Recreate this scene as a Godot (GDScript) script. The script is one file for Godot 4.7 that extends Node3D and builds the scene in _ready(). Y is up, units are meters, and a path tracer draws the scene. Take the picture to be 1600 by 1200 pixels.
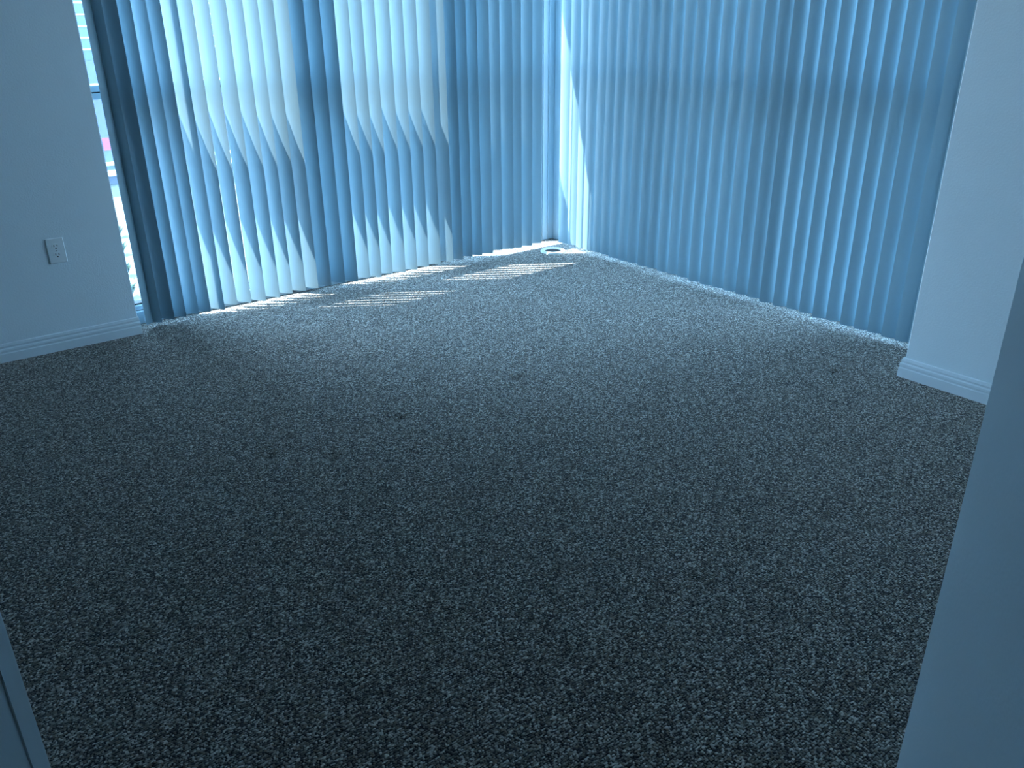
extends Node3D
# An empty carpeted room: a corner of floor-to-ceiling windows behind vertical blinds, seen from the entry passage.
# Left window runs along x at z = 0, right window runs along z at x = 0, the room lies at x < 0, z > 0.

const CEIL := 2.85
const BLIND_A_Z := 0.09
const BLIND_B_X := -0.06
const EYE := Vector3(-3.9214, 1.5, 4.5898)
var rng := RandomNumberGenerator.new()
var used := {}
var M := {}

func _ready() -> void:
	rng.seed = 7
	# ---------- camera, sky, sun, exposure
	var cam := Camera3D.new()
	cam.name = "camera"
	cam.fov = 50.074
	cam.near = 0.05
	cam.far = 400.0
	cam.position = EYE
	cam.rotation = Vector3(-0.417452, -0.654526, -0.009576)
	add_child(cam)
	cam.current = true
	var env := Environment.new()
	var sky_mat := ProceduralSkyMaterial.new()
	sky_mat.sky_top_color = Color(0.54, 0.755, 0.935)
	sky_mat.sky_horizon_color = Color(0.73, 0.86, 0.96)
	sky_mat.sky_curve = 0.2
	sky_mat.ground_bottom_color = Color(0.55, 0.6, 0.62)
	sky_mat.ground_horizon_color = Color(0.7, 0.78, 0.84)
	sky_mat.sun_angle_max = 12.0
	sky_mat.sky_energy_multiplier = 1.0
	var sky := Sky.new()
	sky.sky_material = sky_mat
	env.background_mode = Environment.BG_SKY
	env.sky = sky
	env.background_energy_multiplier = 5.2
	env.tonemap_mode = Environment.TONE_MAPPER_LINEAR
	env.tonemap_exposure = 3.8
	env.sdfgi_enabled = true
	env.ssao_enabled = true
	env.ssil_enabled = true
	var we := WorldEnvironment.new()
	we.name = "world_environment"
	we.environment = env
	add_child(we)
	var sun := DirectionalLight3D.new()
	sun.name = "sun"
	sun.light_energy = 3.8
	sun.light_color = Color(0.93, 0.98, 1.0)
	sun.light_angular_distance = 0.25
	sun.shadow_enabled = true
	add_child(sun)
	var el := deg_to_rad(63.6)
	var az := deg_to_rad(34.0)
	sun.look_at_from_position(Vector3.ZERO, Vector3(cos(az) * cos(el), -sin(el), sin(az) * cos(el)), Vector3.UP)

	make_materials()
	build_shell()
	build_windows()
	build_outside()
	build_blind_left()
	build_blind_right()
	build_outlet()
	build_floor_ring()

# ---------------------------------------------------------------- helpers
func plain(c: Color, rough: float) -> StandardMaterial3D:
	var m := StandardMaterial3D.new()
	m.albedo_color = c
	m.roughness = rough
	m.cull_mode = BaseMaterial3D.CULL_DISABLED
	return m

func numbered(called: String) -> String:
	var n: int = used.get(called, 0)
	used[called] = n + 1
	return called if n == 0 else "%s_%03d" % [called, n]

func part(called: String, mesh: Mesh, m: Material, parent: Node3D, at := Vector3.ZERO) -> MeshInstance3D:
	var o := MeshInstance3D.new()
	o.name = called if parent != self else numbered(called)
	o.mesh = mesh
	o.material_override = m
	o.position = at
	parent.add_child(o, true)
	return o

func base(called: String, at: Vector3) -> Node3D:
	var o := Node3D.new()
	o.name = numbered(called)
	o.position = at
	add_child(o, true)
	return o

func tag(o: Node, label: String, category := "", kind := "") -> void:
	o.set_meta("label", label)
	if category:
		o.set_meta("category", category)
	if kind:
		o.set_meta("kind", kind)

func quad(st: SurfaceTool, a: Vector3, b: Vector3, c: Vector3, d: Vector3, outward: Vector3) -> void:
	# front faces run clockwise seen from outside
	if (b - a).cross(c - a).dot(outward) > 0.0:
		for v in [a, c, b, a, d, c]:
			st.add_vertex(v)
	else:
		for v in [a, b, c, a, c, d]:
			st.add_vertex(v)

func tri(st: SurfaceTool, a: Vector3, b: Vector3, c: Vector3, outward: Vector3) -> void:
	if (b - a).cross(c - a).dot(outward) > 0.0:
		for v in [a, c, b]:
			st.add_vertex(v)
	else:
		for v in [a, b, c]:
			st.add_vertex(v)

func start() -> SurfaceTool:
	var st := SurfaceTool.new()
	st.begin(Mesh.PRIMITIVE_TRIANGLES)
	st.set_smooth_group(-1)
	return st

func done(st: SurfaceTool) -> ArrayMesh:
	st.generate_normals()
	return st.commit()

# a box between two corners with chamfered edges
func add_box(st: SurfaceTool, lo: Vector3, hi: Vector3, b := 0.0) -> void:
	var c := (lo + hi) / 2.0
	var h := (hi - lo) / 2.0
	b = minf(b, minf(h.x, minf(h.y, h.z)) * 0.9)
	var ax := [Vector3.RIGHT, Vector3.UP, Vector3.BACK]
	for i in 3:
		var n: Vector3 = ax[i]
		var u: Vector3 = ax[(i + 1) % 3]
		var w: Vector3 = ax[(i + 2) % 3]
		var hn: float = h[i]
		var hu: float = h[(i + 1) % 3]
		var hw: float = h[(i + 2) % 3]
		for s in [-1.0, 1.0]:
			var f: Vector3 = c + n * hn * s
			var uu: Vector3 = u * (hu - b)
			var ww: Vector3 = w * (hw - b)
			quad(st, f - uu - ww, f + uu - ww, f + uu + ww, f - uu + ww, n * s)
			if b > 0.0:
				for t in [-1.0, 1.0]:   # chamfer between faces n and u
					var p0: Vector3 = c + n * hn * s + u * (hu - b) * t
					var p1: Vector3 = c + n * (hn - b) * s + u * hu * t
					quad(st, p0 - ww, p1 - ww, p1 + ww, p0 + ww, n * s + u * t)
	if b > 0.0:
		for sx in [-1.0, 1.0]:
			for sy in [-1.0, 1.0]:
				for sz in [-1.0, 1.0]:
					var k := Vector3(sx, sy, sz)
					var e := c + Vector3(h.x * sx, h.y * sy, h.z * sz)
					tri(st, e - Vector3(0, b * sy, b * sz), e - Vector3(b * sx, 0, b * sz), e - Vector3(b * sx, b * sy, 0), k)

func box(lo: Vector3, hi: Vector3, b := 0.0) -> ArrayMesh:
	var st := start()
	add_box(st, lo, hi, b)
	return done(st)

# a wall standing on a line from p to q on the floor, its thickness to the left-hand side given by off
func slab(p: Vector2, q: Vector2, off: Vector2, y0: float, y1: float, round_p := false) -> ArrayMesh:
	var st := start()
	var ring: Array[Vector2] = []
	if round_p:
		var r := 0.012
		var d := (q - p).normalized()
		var o := off.normalized()
		ring.append(p + d * r)
		for i in range(1, 6):
			var a := PI / 2.0 * i / 6.0
			ring.append(p + d * r + o * r - o * r * cos(a) - d * r * sin(a))
		ring.append(p + o * r)
	else:
		ring.append(p)
	ring.append(p + off)
	ring.append(q + off)
	ring.append(q)
	var mid := (p + q + off) / 2.0
	var n := ring.size()
	for i in n:
		var a := ring[i]
		var b := ring[(i + 1) % n]
		var e := b - a
		var out := Vector2(e.y, -e.x)
		if out.dot((a + b) / 2.0 - mid) < 0.0:
			out = -out
		quad(st, Vector3(a.x, y0, a.y), Vector3(b.x, y0, b.y), Vector3(b.x, y1, b.y), Vector3(a.x, y1, a.y), Vector3(out.x, 0, out.y))
	for i in range(1, n - 1):
		for s in [[y0, Vector3.DOWN], [y1, Vector3.UP]]:
			tri(st, Vector3(ring[0].x, s[0], ring[0].y), Vector3(ring[i].x, s[0], ring[i].y), Vector3(ring[i + 1].x, s[0], ring[i + 1].y), s[1])
	return done(st)

# a moulding: profile points (distance from the wall, height) swept along floor points; side = outward normal per point (mitred)
func moulding(path: Array, outs: Array, prof: Array) -> ArrayMesh:
	var st := start()
	for i in path.size() - 1:
		var a: Vector2 = path[i]
		var b: Vector2 = path[i + 1]
		var oa: Vector2 = outs[i]
		var ob: Vector2 = outs[i + 1]
		var mean := (oa + ob).normalized()
		for j in prof.size() - 1:
			var p: Vector2 = prof[j]
			var q: Vector2 = prof[j + 1]
			var ap := a + oa * p.x
			var aq := a + oa * q.x
			var bp := b + ob * p.x
			var bq := b + ob * q.x
			var dn := Vector2(q.y - p.y, p.x - q.x)
			quad(st, Vector3(ap.x, p.y, ap.y), Vector3(bp.x, p.y, bp.y), Vector3(bq.x, q.y, bq.y), Vector3(aq.x, q.y, aq.y), Vector3(mean.x * dn.x, dn.y, mean.y * dn.x))
	for e in [0, path.size() - 1]:   # ends
		var o: Vector2 = outs[e]
		var a: Vector2 = path[e]
		var nb: Vector2 = path[1] if e == 0 else path[e - 1]
		var out := a - nb
		for j in range(1, prof.size() - 1):
			var tri_pts: Array[Vector3] = []
			for k in [0, j, j + 1]:
				var g: Vector2 = a + o * prof[k].x
				tri_pts.append(Vector3(g.x, prof[k].y, g.y))
			tri(st, tri_pts[0], tri_pts[1], tri_pts[2], Vector3(out.x, 0, out.y))
	return done(st)

func lathe(prof: Array, n: int) -> ArrayMesh:
	var st := SurfaceTool.new()
	st.begin(Mesh.PRIMITIVE_TRIANGLES)
	st.set_smooth_group(0)
	for i in n:
		var a0 := TAU * i / n
		var a1 := TAU * (i + 1) / n
		for j in prof.size() - 1:
			var p: Vector2 = prof[j]
			var q: Vector2 = prof[j + 1]
			var v := [Vector3(p.x * cos(a0), p.y, p.x * sin(a0)), Vector3(p.x * cos(a1), p.y, p.x * sin(a1)), Vector3(q.x * cos(a1), q.y, q.x * sin(a1)), Vector3(q.x * cos(a0), q.y, q.x * sin(a0))]
			var am := (a0 + a1) / 2.0
			quad(st, v[0], v[1], v[2], v[3], Vector3((q.y - p.y) * cos(am), p.x - q.x, (q.y - p.y) * sin(am)))
	return done(st)

# ---------------------------------------------------------------- materials
func make_materials() -> void:
	var wall_noise := FastNoiseLite.new()
	wall_noise.seed = 3
	wall_noise.frequency = 0.09
	var wt := NoiseTexture2D.new()
	wt.width = 512
	wt.height = 512
	wt.seamless = true
	wt.noise = wall_noise
	M.wall = plain(Color(0.88, 0.925, 0.945), 0.75)
	M.wall.heightmap_enabled = true
	M.wall.heightmap_scale = 0.04
	M.wall.heightmap_texture = wt
	M.wall.uv1_triplanar = true
	M.wall.uv1_world_triplanar = true
	M.wall.uv1_scale = Vector3.ONE * 2.0
	M.ceiling = plain(Color(0.96, 0.96, 0.95), 0.9)
	M.trim = plain(Color(0.86, 0.90, 0.92), 0.4)
	M.frame = plain(Color(0.68, 0.76, 0.80), 0.35)
	M.gasket = plain(Color(0.08, 0.09, 0.10), 0.6)
	M.slat = plain(Color(0.52, 0.63, 0.675), 0.5)
	M.slat.backlight_enabled = true
	M.slat.backlight = Color(0.15, 0.185, 0.20)
	M.glass = plain(Color(0.85, 0.95, 0.97, 0.08), 0.02)
	M.glass.transparency = BaseMaterial3D.TRANSPARENCY_ALPHA
	M.plastic = plain(Color(0.90, 0.93, 0.94), 0.35)
	M.dark = plain(Color(0.03, 0.035, 0.04), 0.6)
	M.steel = plain(Color(0.6, 0.62, 0.64), 0.35)
	M.steel.metallic = 0.8
	M.ring = plain(Color(0.93, 0.93, 0.90), 0.4)
	M.carpet = carpet_material()

func carpet_material() -> StandardMaterial3D:
	# looped pile: every loop is a small dome with a yarn colour of its own
	var n := 2048
	var cell := 4
	var k := n / cell
	var height := PackedByteArray()
	height.resize(n * n)
	var rgb := PackedByteArray()
	rgb.resize(n * n * 3)
	rgb.fill(38)
	var r := RandomNumberGenerator.new()
	r.seed = 11
	var yarns := [Color8(120, 114, 107), Color8(164, 157, 148), Color8(198, 191, 182), Color8(144, 132, 118), Color8(80, 79, 81), Color8(226, 219, 208)]
	var share := [0.26, 0.50, 0.68, 0.80, 0.93, 1.0]
	for j in k:
		for i in k:
			var pick := r.randf()
			var y := 0
			while share[y] < pick:
				y += 1
			var c: Color = yarns[y]
			var cx := i * cell + (2 if j % 2 == 1 else 0) + r.randi_range(0, 1)
			var cy := j * cell + r.randi_range(0, 1)
			var wide := r.randi_range(3, 5)
			var tall := r.randi_range(3, 4)
			for v in tall:
				for u in wide:
					var fu := (u + 0.5) / wide * 2.0 - 1.0
					var fv := (v + 0.5) / tall * 2.0 - 1.0
					var h := 1.0 - 0.5 * (fu * fu + fv * fv)
					if h < 0.3:
						continue
					var at := ((cy + v) % n) * n + (cx + u) % n
					var hb := int(h * 255.0)
					if height[at] > hb:
						continue
					height[at] = hb
					rgb[at * 3] = int(c.r * 255.0)
					rgb[at * 3 + 1] = int(c.g * 255.0)
					rgb[at * 3 + 2] = int(c.b * 255.0)
	var m := StandardMaterial3D.new()
	m.albedo_texture = ImageTexture.create_from_image(Image.create_from_data(n, n, false, Image.FORMAT_RGB8, rgb))
	m.heightmap_enabled = true
	m.heightmap_texture = ImageTexture.create_from_image(Image.create_from_data(n, n, false, Image.FORMAT_L8, height))
	m.heightmap_scale = 0.35
	m.roughness = 1.0
	m.metallic_specular = 0.1
	m.rim_enabled = true
	m.rim = 0.3
	m.rim_tint = 0.5
	m.uv1_triplanar = true
	m.uv1_world_triplanar = true
	m.uv1_scale = Vector3.ONE / 3.1
	m.cull_mode = BaseMaterial3D.CULL_DISABLED
	return m

# ---------------------------------------------------------------- room shell
func build_shell() -> void:
	# carpet floor with the dents that furniture feet left in the pile
	var dents := [Vector3(-2.999, 0.024, 1.856), Vector3(-2.80, 0.022, 2.015), Vector3(-2.434, 0.020, 1.89), Vector3(-1.80, 0.018, 1.864), Vector3(-0.598, 0.02, 2.738)]
	var xs := [-6.6, -6.0, -5.0, -4.5, -4.0, -3.5, -1.2, -0.3, 0.2]
	var zs := [-0.2, 0.1, 0.6, 1.2, 2.4, 3.3, 3.9, 4.5, 5.5, 6.5, 7.2]
	for d in dents:
		for i in range(-5, 6):
			xs.append(d.x + i * 0.013)
			zs.append(d.z + i * 0.013)
	xs.sort()
	zs.sort()
	var st := SurfaceTool.new()
	st.begin(Mesh.PRIMITIVE_TRIANGLES)
	st.set_smooth_group(0)
	var ht := func(x: float, z: float) -> float:
		var y := 0.0
		for d in dents:
			var q := Vector2(x - d.x, z - d.z).length() / 0.032
			y -= 0.018 * exp(-q * q * q)
		return y
	for i in xs.size() - 1:
		for j in zs.size() - 1:
			var x0: float = xs[i]
			var x1: float = xs[i + 1]
			var z0: float = zs[j]
			var z1: float = zs[j + 1]
			if x1 - x0 < 1e-5 or z1 - z0 < 1e-5:
				continue
			quad(st, Vector3(x0, ht.call(x0, z0), z0), Vector3(x1, ht.call(x1, z0), z0), Vector3(x1, ht.call(x1, z1), z1), Vector3(x0, ht.call(x0, z1), z1), Vector3.UP)
	var f := part("floor", done(st), M.carpet, self)
	tag(f, "speckled blue-grey loop pile carpet covering the whole floor", "", "structure")
	part("floor_slab", box(Vector3(-6.6, -0.25, -0.2), Vector3(0.2, -0.02, 7.2)), M.ceiling, f)
	var c := part("ceiling", box(Vector3(-6.6, CEIL, -0.2), Vector3(0.2, CEIL + 0.2, 7.2)), M.ceiling, self)
	tag(c, "plain white ceiling above the blinds", "", "structure")

	var wl := part("wall_left", box(Vector3(-5.6, 0, -0.2), Vector3(-2.985, CEIL, 0.148), 0.004), M.wall, self)
	tag(wl, "shaded pale wall with the power outlet left of the blinds", "", "structure")
	var wr := part("wall_right", box(Vector3(-0.425, 0, 2.95), Vector3(0.2, CEIL, 7.2), 0.004), M.wall, self)
	tag(wr, "pale blue wall standing forward at the right end of the blinds", "", "structure")
	var ww := part("wall_west", box(Vector3(-5.6, 0, 0.148), Vector3(-5.4, CEIL, 4.2)), M.wall, self)
	tag(ww, "plain wall closing the room on the far left", "", "structure")

	# the entry: an opening about a metre wide, set diagonally, with passage walls either side of the viewer
	var el := Vector2(-3.926, 3.09)
	var er := Vector2(-2.597, 4.108)
	var along := (er - el).normalized()
	var back := Vector2(-along.y, along.x)
	var rb := Vector2(-0.8, 0.6)
	var ro := Vector2(0.6, 0.8)
	var lb := Vector2(-0.55, 0.835)
	var lo := Vector2(-0.835, -0.55)
	var pr := part("wall_entry_right", slab(er, er + rb * 0.55, ro * 0.14, 0, CEIL, true), M.wall, self)
	tag(pr, "near pale wall edge rising along the right side of the picture", "", "structure")
	var kink := er + rb * 0.55
	var pq := part("wall_passage_right", slab(kink + ro * 0.06, kink + ro * 0.06 + Vector2(0.1, 2.5), Vector2(0.14, 0), 0, CEIL), M.wall, self)
	tag(pq, "passage wall beside the viewer on the right", "", "structure")
	var pl := part("wall_entry_left", slab(el + lo * 0.03, el + lo * 0.03 + lb * 3.3, lo * 0.14, 0, CEIL), M.wall, self)
	tag(pl, "passage wall beside the viewer on the left", "", "structure")
	var br := part("wall_back_right", slab(er + along * 0.14, er + along * 3.15, back * 0.14, 0, CEIL), M.wall, self)
	tag(br, "wall of the room running right from the entry", "", "structure")
	var bl := part("wall_back_left", slab(el - along * 0.17, el - along * 1.85, back * 0.14, 0, CEIL), M.wall, self)
	tag(bl, "wall of the room running left from the entry", "", "structure")
	var pe := part("wall_passage_end", slab(Vector2(-6.1, 5.6), Vector2(-2.75, 6.95), Vector2(0, 0.1), 0, CEIL), M.wall, self)
	tag(pe, "wall closing the passage behind the viewer", "", "structure")
	# door casing on the left edge of the entry: a flat board with a raised bead
	var tr := base("trim_1", Vector3.ZERO)
	tag(tr, "white painted casing at the bottom left corner of the picture", "", "structure")
	part("jamb_board", slab(el, el + lb * 0.5, lo * 0.03, 0, 2.1, true), M.trim, tr)
	part("stop_bead", slab(el + lb * 0.05, el + lb * 0.062, lo * -0.004, 0, 2.1), M.trim, tr)

	var prof := [Vector2(0.0, 0.0), Vector2(0.016, 0.0), Vector2(0.016, 0.042), Vector2(0.0135, 0.046), Vector2(0.0135, 0.052), Vector2(0.0155, 0.055), Vector2(0.0145, 0.064), Vector2(0.0105, 0.069), Vector2(0.0105, 0.074), Vector2(0.012, 0.077), Vector2(0.0085, 0.089), Vector2(0.0, 0.091)]
	var b1 := part("baseboard_left", moulding([Vector2(-5.4, 0.148), Vector2(-2.985, 0.148), Vector2(-2.985, 0.05)], [Vector2(0, 1), Vector2(1, 1) * Vector2(0.35, 1.0), Vector2(0.35, 0)], prof), M.trim, self)
	tag(b1, "white moulded baseboard under the power outlet", "", "structure")
	var b2 := part("baseboard_right", moulding([Vector2(0.0, 2.95), Vector2(-0.425, 2.95), Vector2(-0.425, 6.2)], [Vector2(0, -1), Vector2(-1, -1), Vector2(-1, 0)], prof), M.trim, self)
	tag(b2, "white moulded baseboard at the foot of the right wall", "", "structure")

# ---------------------------------------------------------------- windows
func build_windows() -> void:
	var w1 := base("window_1", Vector3.ZERO)
	tag(w1, "floor to ceiling window in white frames behind the left blinds", "", "structure")
	# three sliding panels; the one at the corner runs in the outer track
	var zi := 0.006
	var zo := -0.137
	var zp := 0.055
	var panels := [[-3.08, -2.04, 0.0], [-2.04, -1.10, 0.0], [-1.10, -0.06, zp]]
	var stiles := [[-3.09, -2.99, zo, zi], [-2.084, -1.996, zo, zi], [-1.144, -1.027, zo - zp, zi], [-0.13, 0.19, zo - zp, -0.03]]
	for s in stiles:
		var nm := "corner_post" if s[0] > -0.2 else "stile"
		part(nm, box(Vector3(s[0], 0, s[2]), Vector3(s[1], CEIL, s[3]), 0.004), M.frame, w1)
	part("corner_post", box(Vector3(0.02, 0, -0.03), Vector3(0.19, CEIL, 0.13), 0.004), M.frame, w1)
	for x in [-0.1, -0.085, -0.035]:   # fins of the corner post
		part("post_fin", box(Vector3(x, 0.0, -0.031), Vector3(x + 0.008, CEIL, -0.022), 0.002), M.frame, w1)
	for p in panels:
		var dz: float = p[2]
		part("bottom_rail", box(Vector3(p[0], 0, zo - dz), Vector3(p[1], 0.072, zi - dz), 0.003), M.frame, w1)
		part("glazing_bead", box(Vector3(p[0], 0.074, zo - dz + 0.03), Vector3(p[1], 0.1, zi - dz - 0.02), 0.003), M.frame, w1)
		part("gasket", box(Vector3(p[0], 0.1, zo - dz + 0.045), Vector3(p[1], 0.108, zi - dz - 0.035)), M.gasket, w1)
		part("transom", box(Vector3(p[0], 1.195, zo - dz), Vector3(p[1], 1.225, zi - dz), 0.003), M.frame, w1)
		part("transom", box(Vector3(p[0], 1.16, zo - dz), Vector3(p[1], 1.188, zi - dz), 0.003), M.frame, w1)
		part("gasket", box(Vector3(p[0], 1.188, zo - dz + 0.01), Vector3(p[1], 1.195, zi - dz - 0.008)), M.gasket, w1)
		part("head_rail", box(Vector3(p[0], 2.76, zo - dz), Vector3(p[1], CEIL, zi - dz), 0.003), M.frame, w1)
		var g := zo - dz + 0.07
		part("pane", box(Vector3(p[0], 0.1, g), Vector3(p[1], 1.17, g + 0.006)), M.glass, w1)
		part("pane", box(Vector3(p[0], 1.22, g), Vector3(p[1], 2.77, g + 0.006)), M.glass, w1)
	var w2 := base("window_2", Vector3.ZERO)
	tag(w2, "floor to ceiling window in white frames behind the right blinds", "", "structure")
	var xi := 0.03
	var xo := 0.17
	for s in [[0.98, 1.06], [1.90, 1.98], [2.80, 2.95]]:
		part("stile", box(Vector3(xi, 0, s[0]), Vector3(xo, CEIL, s[1]), 0.004), M.frame, w2)
	for p in [[0.13, 1.02], [1.02, 1.94], [1.94, 2.88]]:
		part("bottom_rail", box(Vector3(xi, 0, p[0]), Vector3(xo, 0.06, p[1]), 0.003), M.frame, w2)
		part("transom", box(Vector3(xi, 1.16, p[0]), Vector3(xo, 1.225, p[1]), 0.003), M.frame, w2)
		part("head_rail", box(Vector3(xi, 2.76, p[0]), Vector3(xo, CEIL, p[1]), 0.003), M.frame, w2)
		part("pane", box(Vector3(0.1, 0.05, p[0]), Vector3(0.106, 1.17, p[1])), M.glass, w2)
		part("pane", box(Vector3(0.1, 1.22, p[0]), Vector3(0.106, 2.77, p[1])), M.glass, w2)

# ---------------------------------------------------------------- blinds
func slat_mesh(w: float, sag: float, y0: float, y1: float) -> ArrayMesh:
	# a vane of thin vinyl, arched across its width, with clipped lower corners
	var st := SurfaceTool.new()
	st.begin(Mesh.PRIMITIVE_TRIANGLES)
	st.set_smooth_group(0)
	var n := 12
	for i in n:
		var v: Array[Vector3] = []
		for k in [i, i + 1]:
			var u: float = float(k) / n * 2.0 - 1.0
			v.append(Vector3(u * w / 2.0, y0 + (0.004 if absf(u) > 0.99 else 0.0), sag * (1.0 - u * u) - sag * 0.5))
			v.append(Vector3(u * w / 2.0, y1, sag * (1.0 - u * u) - sag * 0.5))
		quad(st, v[0], v[2], v[3], v[1], Vector3(0, 0, 1))
	return done(st)

func build_blind_left() -> void:
	var w := 0.1
	var b := base("vertical_blind", Vector3(-1.55, 0, BLIND_A_Z))
	tag(b, "left vertical blind of pale blue vanes with slanting sunlit wedges", "blind")
	# where each vane's room-side edge shows along the blind
	var edges := [-2.855, -2.788, -2.725, -2.655, -2.589, -2.51, -2.436, -2.354, -2.266, -2.18, -2.10, -2.016, -1.935, -1.848, -1.755, -1.668, -1.583, -1.50, -1.42, -1.325, -1.237, -1.147, -1.055, -0.955, -0.875, -0.796, -0.715, -0.623, -0.54, -0.439, -0.368, -0.274, -0.189]
	var meshes := []
	for k in 4:
		meshes.append(slat_mesh(w, 0.0028, 0.026 + 0.004 * k, 2.70))
	for i in edges.size():
		var e: float = edges[i]
		var t: float
		if e < -2.7:
			t = 50.0
		elif e < -2.33:
			t = 57.0
		elif e < -1.9:
			t = 56.0
		elif e < -0.66:
			t = 53.0
		else:
			t = 36.0
		t += rng.randf_range(-2.5, 2.5) if e < -0.66 else rng.randf_range(-1.0, 1.0)
		var th := deg_to_rad(t)
		var d := w / 2.0 * sin(th)
		var xe := e - d * (e - EYE.x) / (EYE.z - BLIND_A_Z)
		var o := part("slat", meshes[rng.randi_range(0, 3)], M.slat, b, Vector3(xe - w / 2.0 * cos(th) + 1.55, 0, 0))
		o.rotation.y = -th
	# the first vane beside the wall is turned the other way
	var first := part("slat", meshes[0], M.slat, b, Vector3(-2.902 + 1.55, 0, 0.0))
	first.rotation.y = deg_to_rad(36.0)
	part("headrail", box(Vector3(-1.41, 2.70, -0.03), Vector3(1.40, 2.75, 0.03), 0.004), M.frame, b)
	part("valance", box(Vector3(-1.41, 2.69, 0.055), Vector3(1.40, 2.80, 0.06), 0.002), M.frame, b)

func build_blind_right() -> void:
	var w := 0.096
	var b := base("vertical_blind", Vector3(BLIND_B_X, 0, 1.5))
	tag(b, "right vertical blind of pale blue vanes with thin bright edges", "blind")
	var edges := [0.125, 0.223, 0.315, 0.387, 0.486, 0.565, 0.648, 0.74, 0.825, 0.922, 1.007, 1.095, 1.185, 1.268, 1.358, 1.449, 1.542, 1.628, 1.72, 1.805, 1.891, 1.982, 2.07, 2.152, 2.235, 2.318, 2.402, 2.481, 2.557, 2.633, 2.705, 2.774, 2.842]
	var meshes := []
	for k in 3:
		meshes.append(slat_mesh(w, 0.0125, 0.02 + 0.003 * k, 2.70))
	for i in edges.size():
		var e: float = edges[i]
		var t := 30.0 + rng.randf_range(-2.5, 2.5)
		if e > 1.7 and e < 2.45:
			t += 7.0
		if e < 0.8:
			t -= 6.0
		var th := deg_to_rad(t)
		var d := w / 2.0 * sin(th)
		var ze := e + d * (EYE.z - e) / (BLIND_B_X - EYE.x)
		var o := part("slat", meshes[rng.randi_range(0, 2)], M.slat, b, Vector3(0, 0, ze + w / 2.0 * cos(th) - 1.5))
		o.rotation.y = -(PI / 2.0 - th)
	part("headrail", box(Vector3(-0.03, 2.70, -1.40), Vector3(0.03, 2.75, 1.43), 0.004), M.frame, b)
	part("valance", box(Vector3(-0.06, 2.69, -1.40), Vector3(-0.055, 2.80, 1.43), 0.002), M.frame, b)

# ---------------------------------------------------------------- small things
func build_outlet() -> void:
	var o := base("wall_outlet", Vector3(-3.287, 0.496, 0.148))
	tag(o, "white duplex power outlet on the left wall", "outlet")
	part("cover_plate", box(Vector3(-0.039, -0.061, 0.0), Vector3(0.039, 0.061, 0.006), 0.003), M.plastic, o)
	for s in [-1.0, 1.0]:
		var cy: float = 0.021 * s
		var r := part("receptacle", receptacle(), M.plastic, o, Vector3(0, cy, 0.006))
		part("slot", box(Vector3(-0.0085, -0.001, 0.0019), Vector3(-0.0055, 0.0085, 0.0026)), M.dark, r)
		part("slot", box(Vector3(0.0055, 0.0, 0.0019), Vector3(0.0085, 0.0075, 0.0026)), M.dark, r)
		part("ground_hole", disc(0.0033, 0.0007), M.dark, r, Vector3(0, -0.0075, 0.0019))
	part("screw", disc(0.003, 0.0012), M.steel, o, Vector3(0, 0.0, 0.006))

func receptacle() -> ArrayMesh:
	# round face cut flat above and below
	var st := start()
	var pts: Array[Vector2] = []
	for i in 32:
		var a := TAU * i / 32.0
		pts.append(Vector2(0.0175 * cos(a), clampf(0.0175 * sin(a), -0.0145, 0.0145)))
	for i in 32:
		var p := pts[i]
		var q := pts[(i + 1) % 32]
		quad(st, Vector3(p.x, p.y, 0), Vector3(q.x, q.y, 0), Vector3(q.x, q.y, 0.002), Vector3(p.x, p.y, 0.002), Vector3(p.x + q.x, p.y + q.y, 0))
		tri(st, Vector3(0, 0, 0.002), Vector3(p.x, p.y, 0.002), Vector3(q.x, q.y, 0.002), Vector3.BACK)
	return done(st)

func disc(r: float, h: float) -> ArrayMesh:
	var st := start()
	for i in 16:
		var a := TAU * i / 16.0
		var c := TAU * (i + 1) / 16.0
		var p := Vector3(r * cos(a), r * sin(a), 0)
		var q := Vector3(r * cos(c), r * sin(c), 0)
		var up := Vector3(0, 0, h)
		quad(st, p, q, q + up, p + up, p + q)
		tri(st, up, p + up, q + up, Vector3.BACK)
	return done(st)

func build_floor_ring() -> void:
	# a white plastic ring set round a hole in the carpet: floor outlet in the window corner
	var o := base("floor_outlet", Vector3(-0.225, 0.0, 0.262))
	tag(o, "round white ring of a floor outlet in the window corner", "floor outlet")
	part("ring", lathe([Vector2(0.088, 0.0), Vector2(0.087, 0.006), Vector2(0.082, 0.011), Vector2(0.074, 0.013), Vector2(0.064, 0.012), Vector2(0.060, 0.009), Vector2(0.059, 0.001)], 48), M.ring, o)
	part("cap", lathe([Vector2(0.0595, 0.001), Vector2(0.03, 0.002), Vector2(0.0, 0.002)], 48), M.gasket, o)

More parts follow.
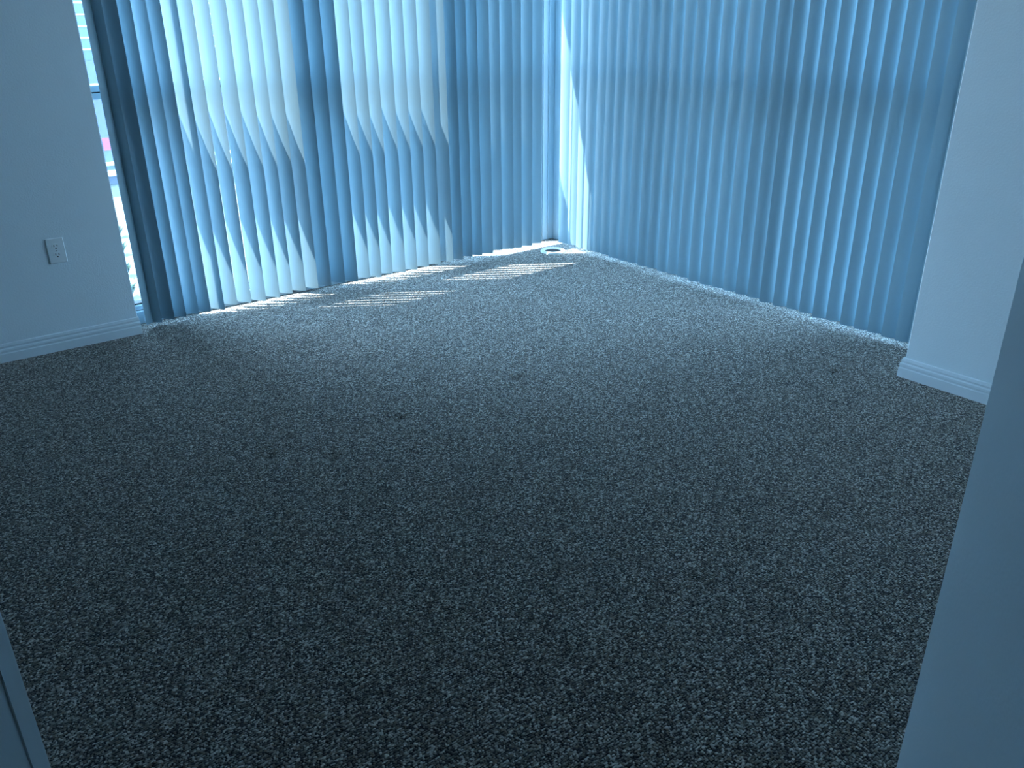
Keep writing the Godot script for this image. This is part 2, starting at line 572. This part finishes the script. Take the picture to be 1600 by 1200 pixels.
# ---------------------------------------------------------------- outside
func build_outside() -> void:
	var gy := -7.4
	var paving := plain(Color(0.47, 0.465, 0.45), 0.9)
	var nz := FastNoiseLite.new()
	nz.seed = 5
	nz.frequency = 0.03
	var nt := NoiseTexture2D.new()
	nt.width = 512
	nt.height = 512
	nt.seamless = true
	nt.noise = nz
	var ramp := Gradient.new()
	ramp.set_color(0, Color(0.75, 0.74, 0.72))
	ramp.set_color(1, Color(1, 1, 1))
	nt.color_ramp = ramp
	paving.albedo_texture = nt
	paving.uv1_triplanar = true
	paving.uv1_world_triplanar = true
	paving.uv1_scale = Vector3.ONE * 0.2
	var g := part("ground_outside", box(Vector3(-90, gy - 0.3, -120), Vector3(120, gy, 90)), paving, self)
	tag(g, "pale sunlit paving seen through the gap beside the left wall", "", "structure")

	var lav := plain(Color(0.30, 0.33, 0.43), 0.8)
	var white := plain(Color(0.92, 0.93, 0.94), 0.6)
	var blue := plain(Color(0.16, 0.30, 0.44), 0.12)
	var b := base("building", Vector3(7.0, gy, -50.0))
	tag(b, "far lavender building with banded windows seen beside the left wall", "building")
	part("wall", box(Vector3(-16, 0, -12), Vector3(16, 16, 0), 0.02), lav, b)
	part("ledge", box(Vector3(-16, 1.15, 0.0), Vector3(16, 1.32, 0.35), 0.02), white, b)
	part("ledge", box(Vector3(-16, 0.6, 0.0), Vector3(16, 0.85, 0.8), 0.02), white, b)
	var pane_mesh := box(Vector3(-1.25, 0, 0), Vector3(1.25, 0.53, 0.03))
	var bar_mesh := box(Vector3(-1.3, 0, 0), Vector3(1.3, 0.07, 0.16), 0.01)
	for c in 11:
		for r in 8:
			var at := Vector3(-14.0 + 2.8 * c, 7.0 + 0.6 * r, 0.01)
			part("pane", pane_mesh, blue, b, at)
			part("sill", bar_mesh, white, b, at + Vector3(0, 0.53, 0))
	var sg := part("red_sign", box(Vector3(0.62, 2.0, 0.02), Vector3(0.98, 2.7, 0.07), 0.01), plain(Color(0.8, 0.2, 0.25), 0.5), b)
	sg.set_meta("label", "small red sign on the wall")

	var leaf := plain(Color(0.22, 0.30, 0.20), 0.7)
	var lm := shrub_mesh()
	var i := 0
	for d in [28.5, 31.0, 34.0, 37.5, 41.0]:
		var a := deg_to_rad(11.75)
		var s := part("shrub", lm, leaf, self, Vector3(EYE.x + d * sin(a), gy, EYE.z - d * cos(a)))
		s.rotation.y = i * 1.3
		s.set_meta("group", "shrubs on the paving outside")
		tag(s, "%s of the dark spiky shrubs lined up on the paving outside" % ["nearest", "second nearest", "middle one", "second farthest", "farthest"][i], "shrub")
		i += 1

func shrub_mesh() -> ArrayMesh:
	var st := start()
	var r := RandomNumberGenerator.new()
	r.seed = 21
	for i in 40:
		var a := TAU * i / 40.0 * 7.0
		var lean := r.randf_range(0.15, 0.75)
		var l := r.randf_range(0.5, 0.9)
		var out := Vector3(cos(a), 0, sin(a))
		var side := Vector3(-sin(a), 0, cos(a)) * 0.05
		var m := out * l * lean * 0.5 + Vector3.UP * l * 0.55
		var tip := out * l * lean * 1.2 + Vector3.UP * l * 0.75
		quad(st, -side * 0.5, side * 0.5, m + side, m - side, Vector3.UP)
		tri(st, m - side, m + side, tip, Vector3.UP)
	return done(st)
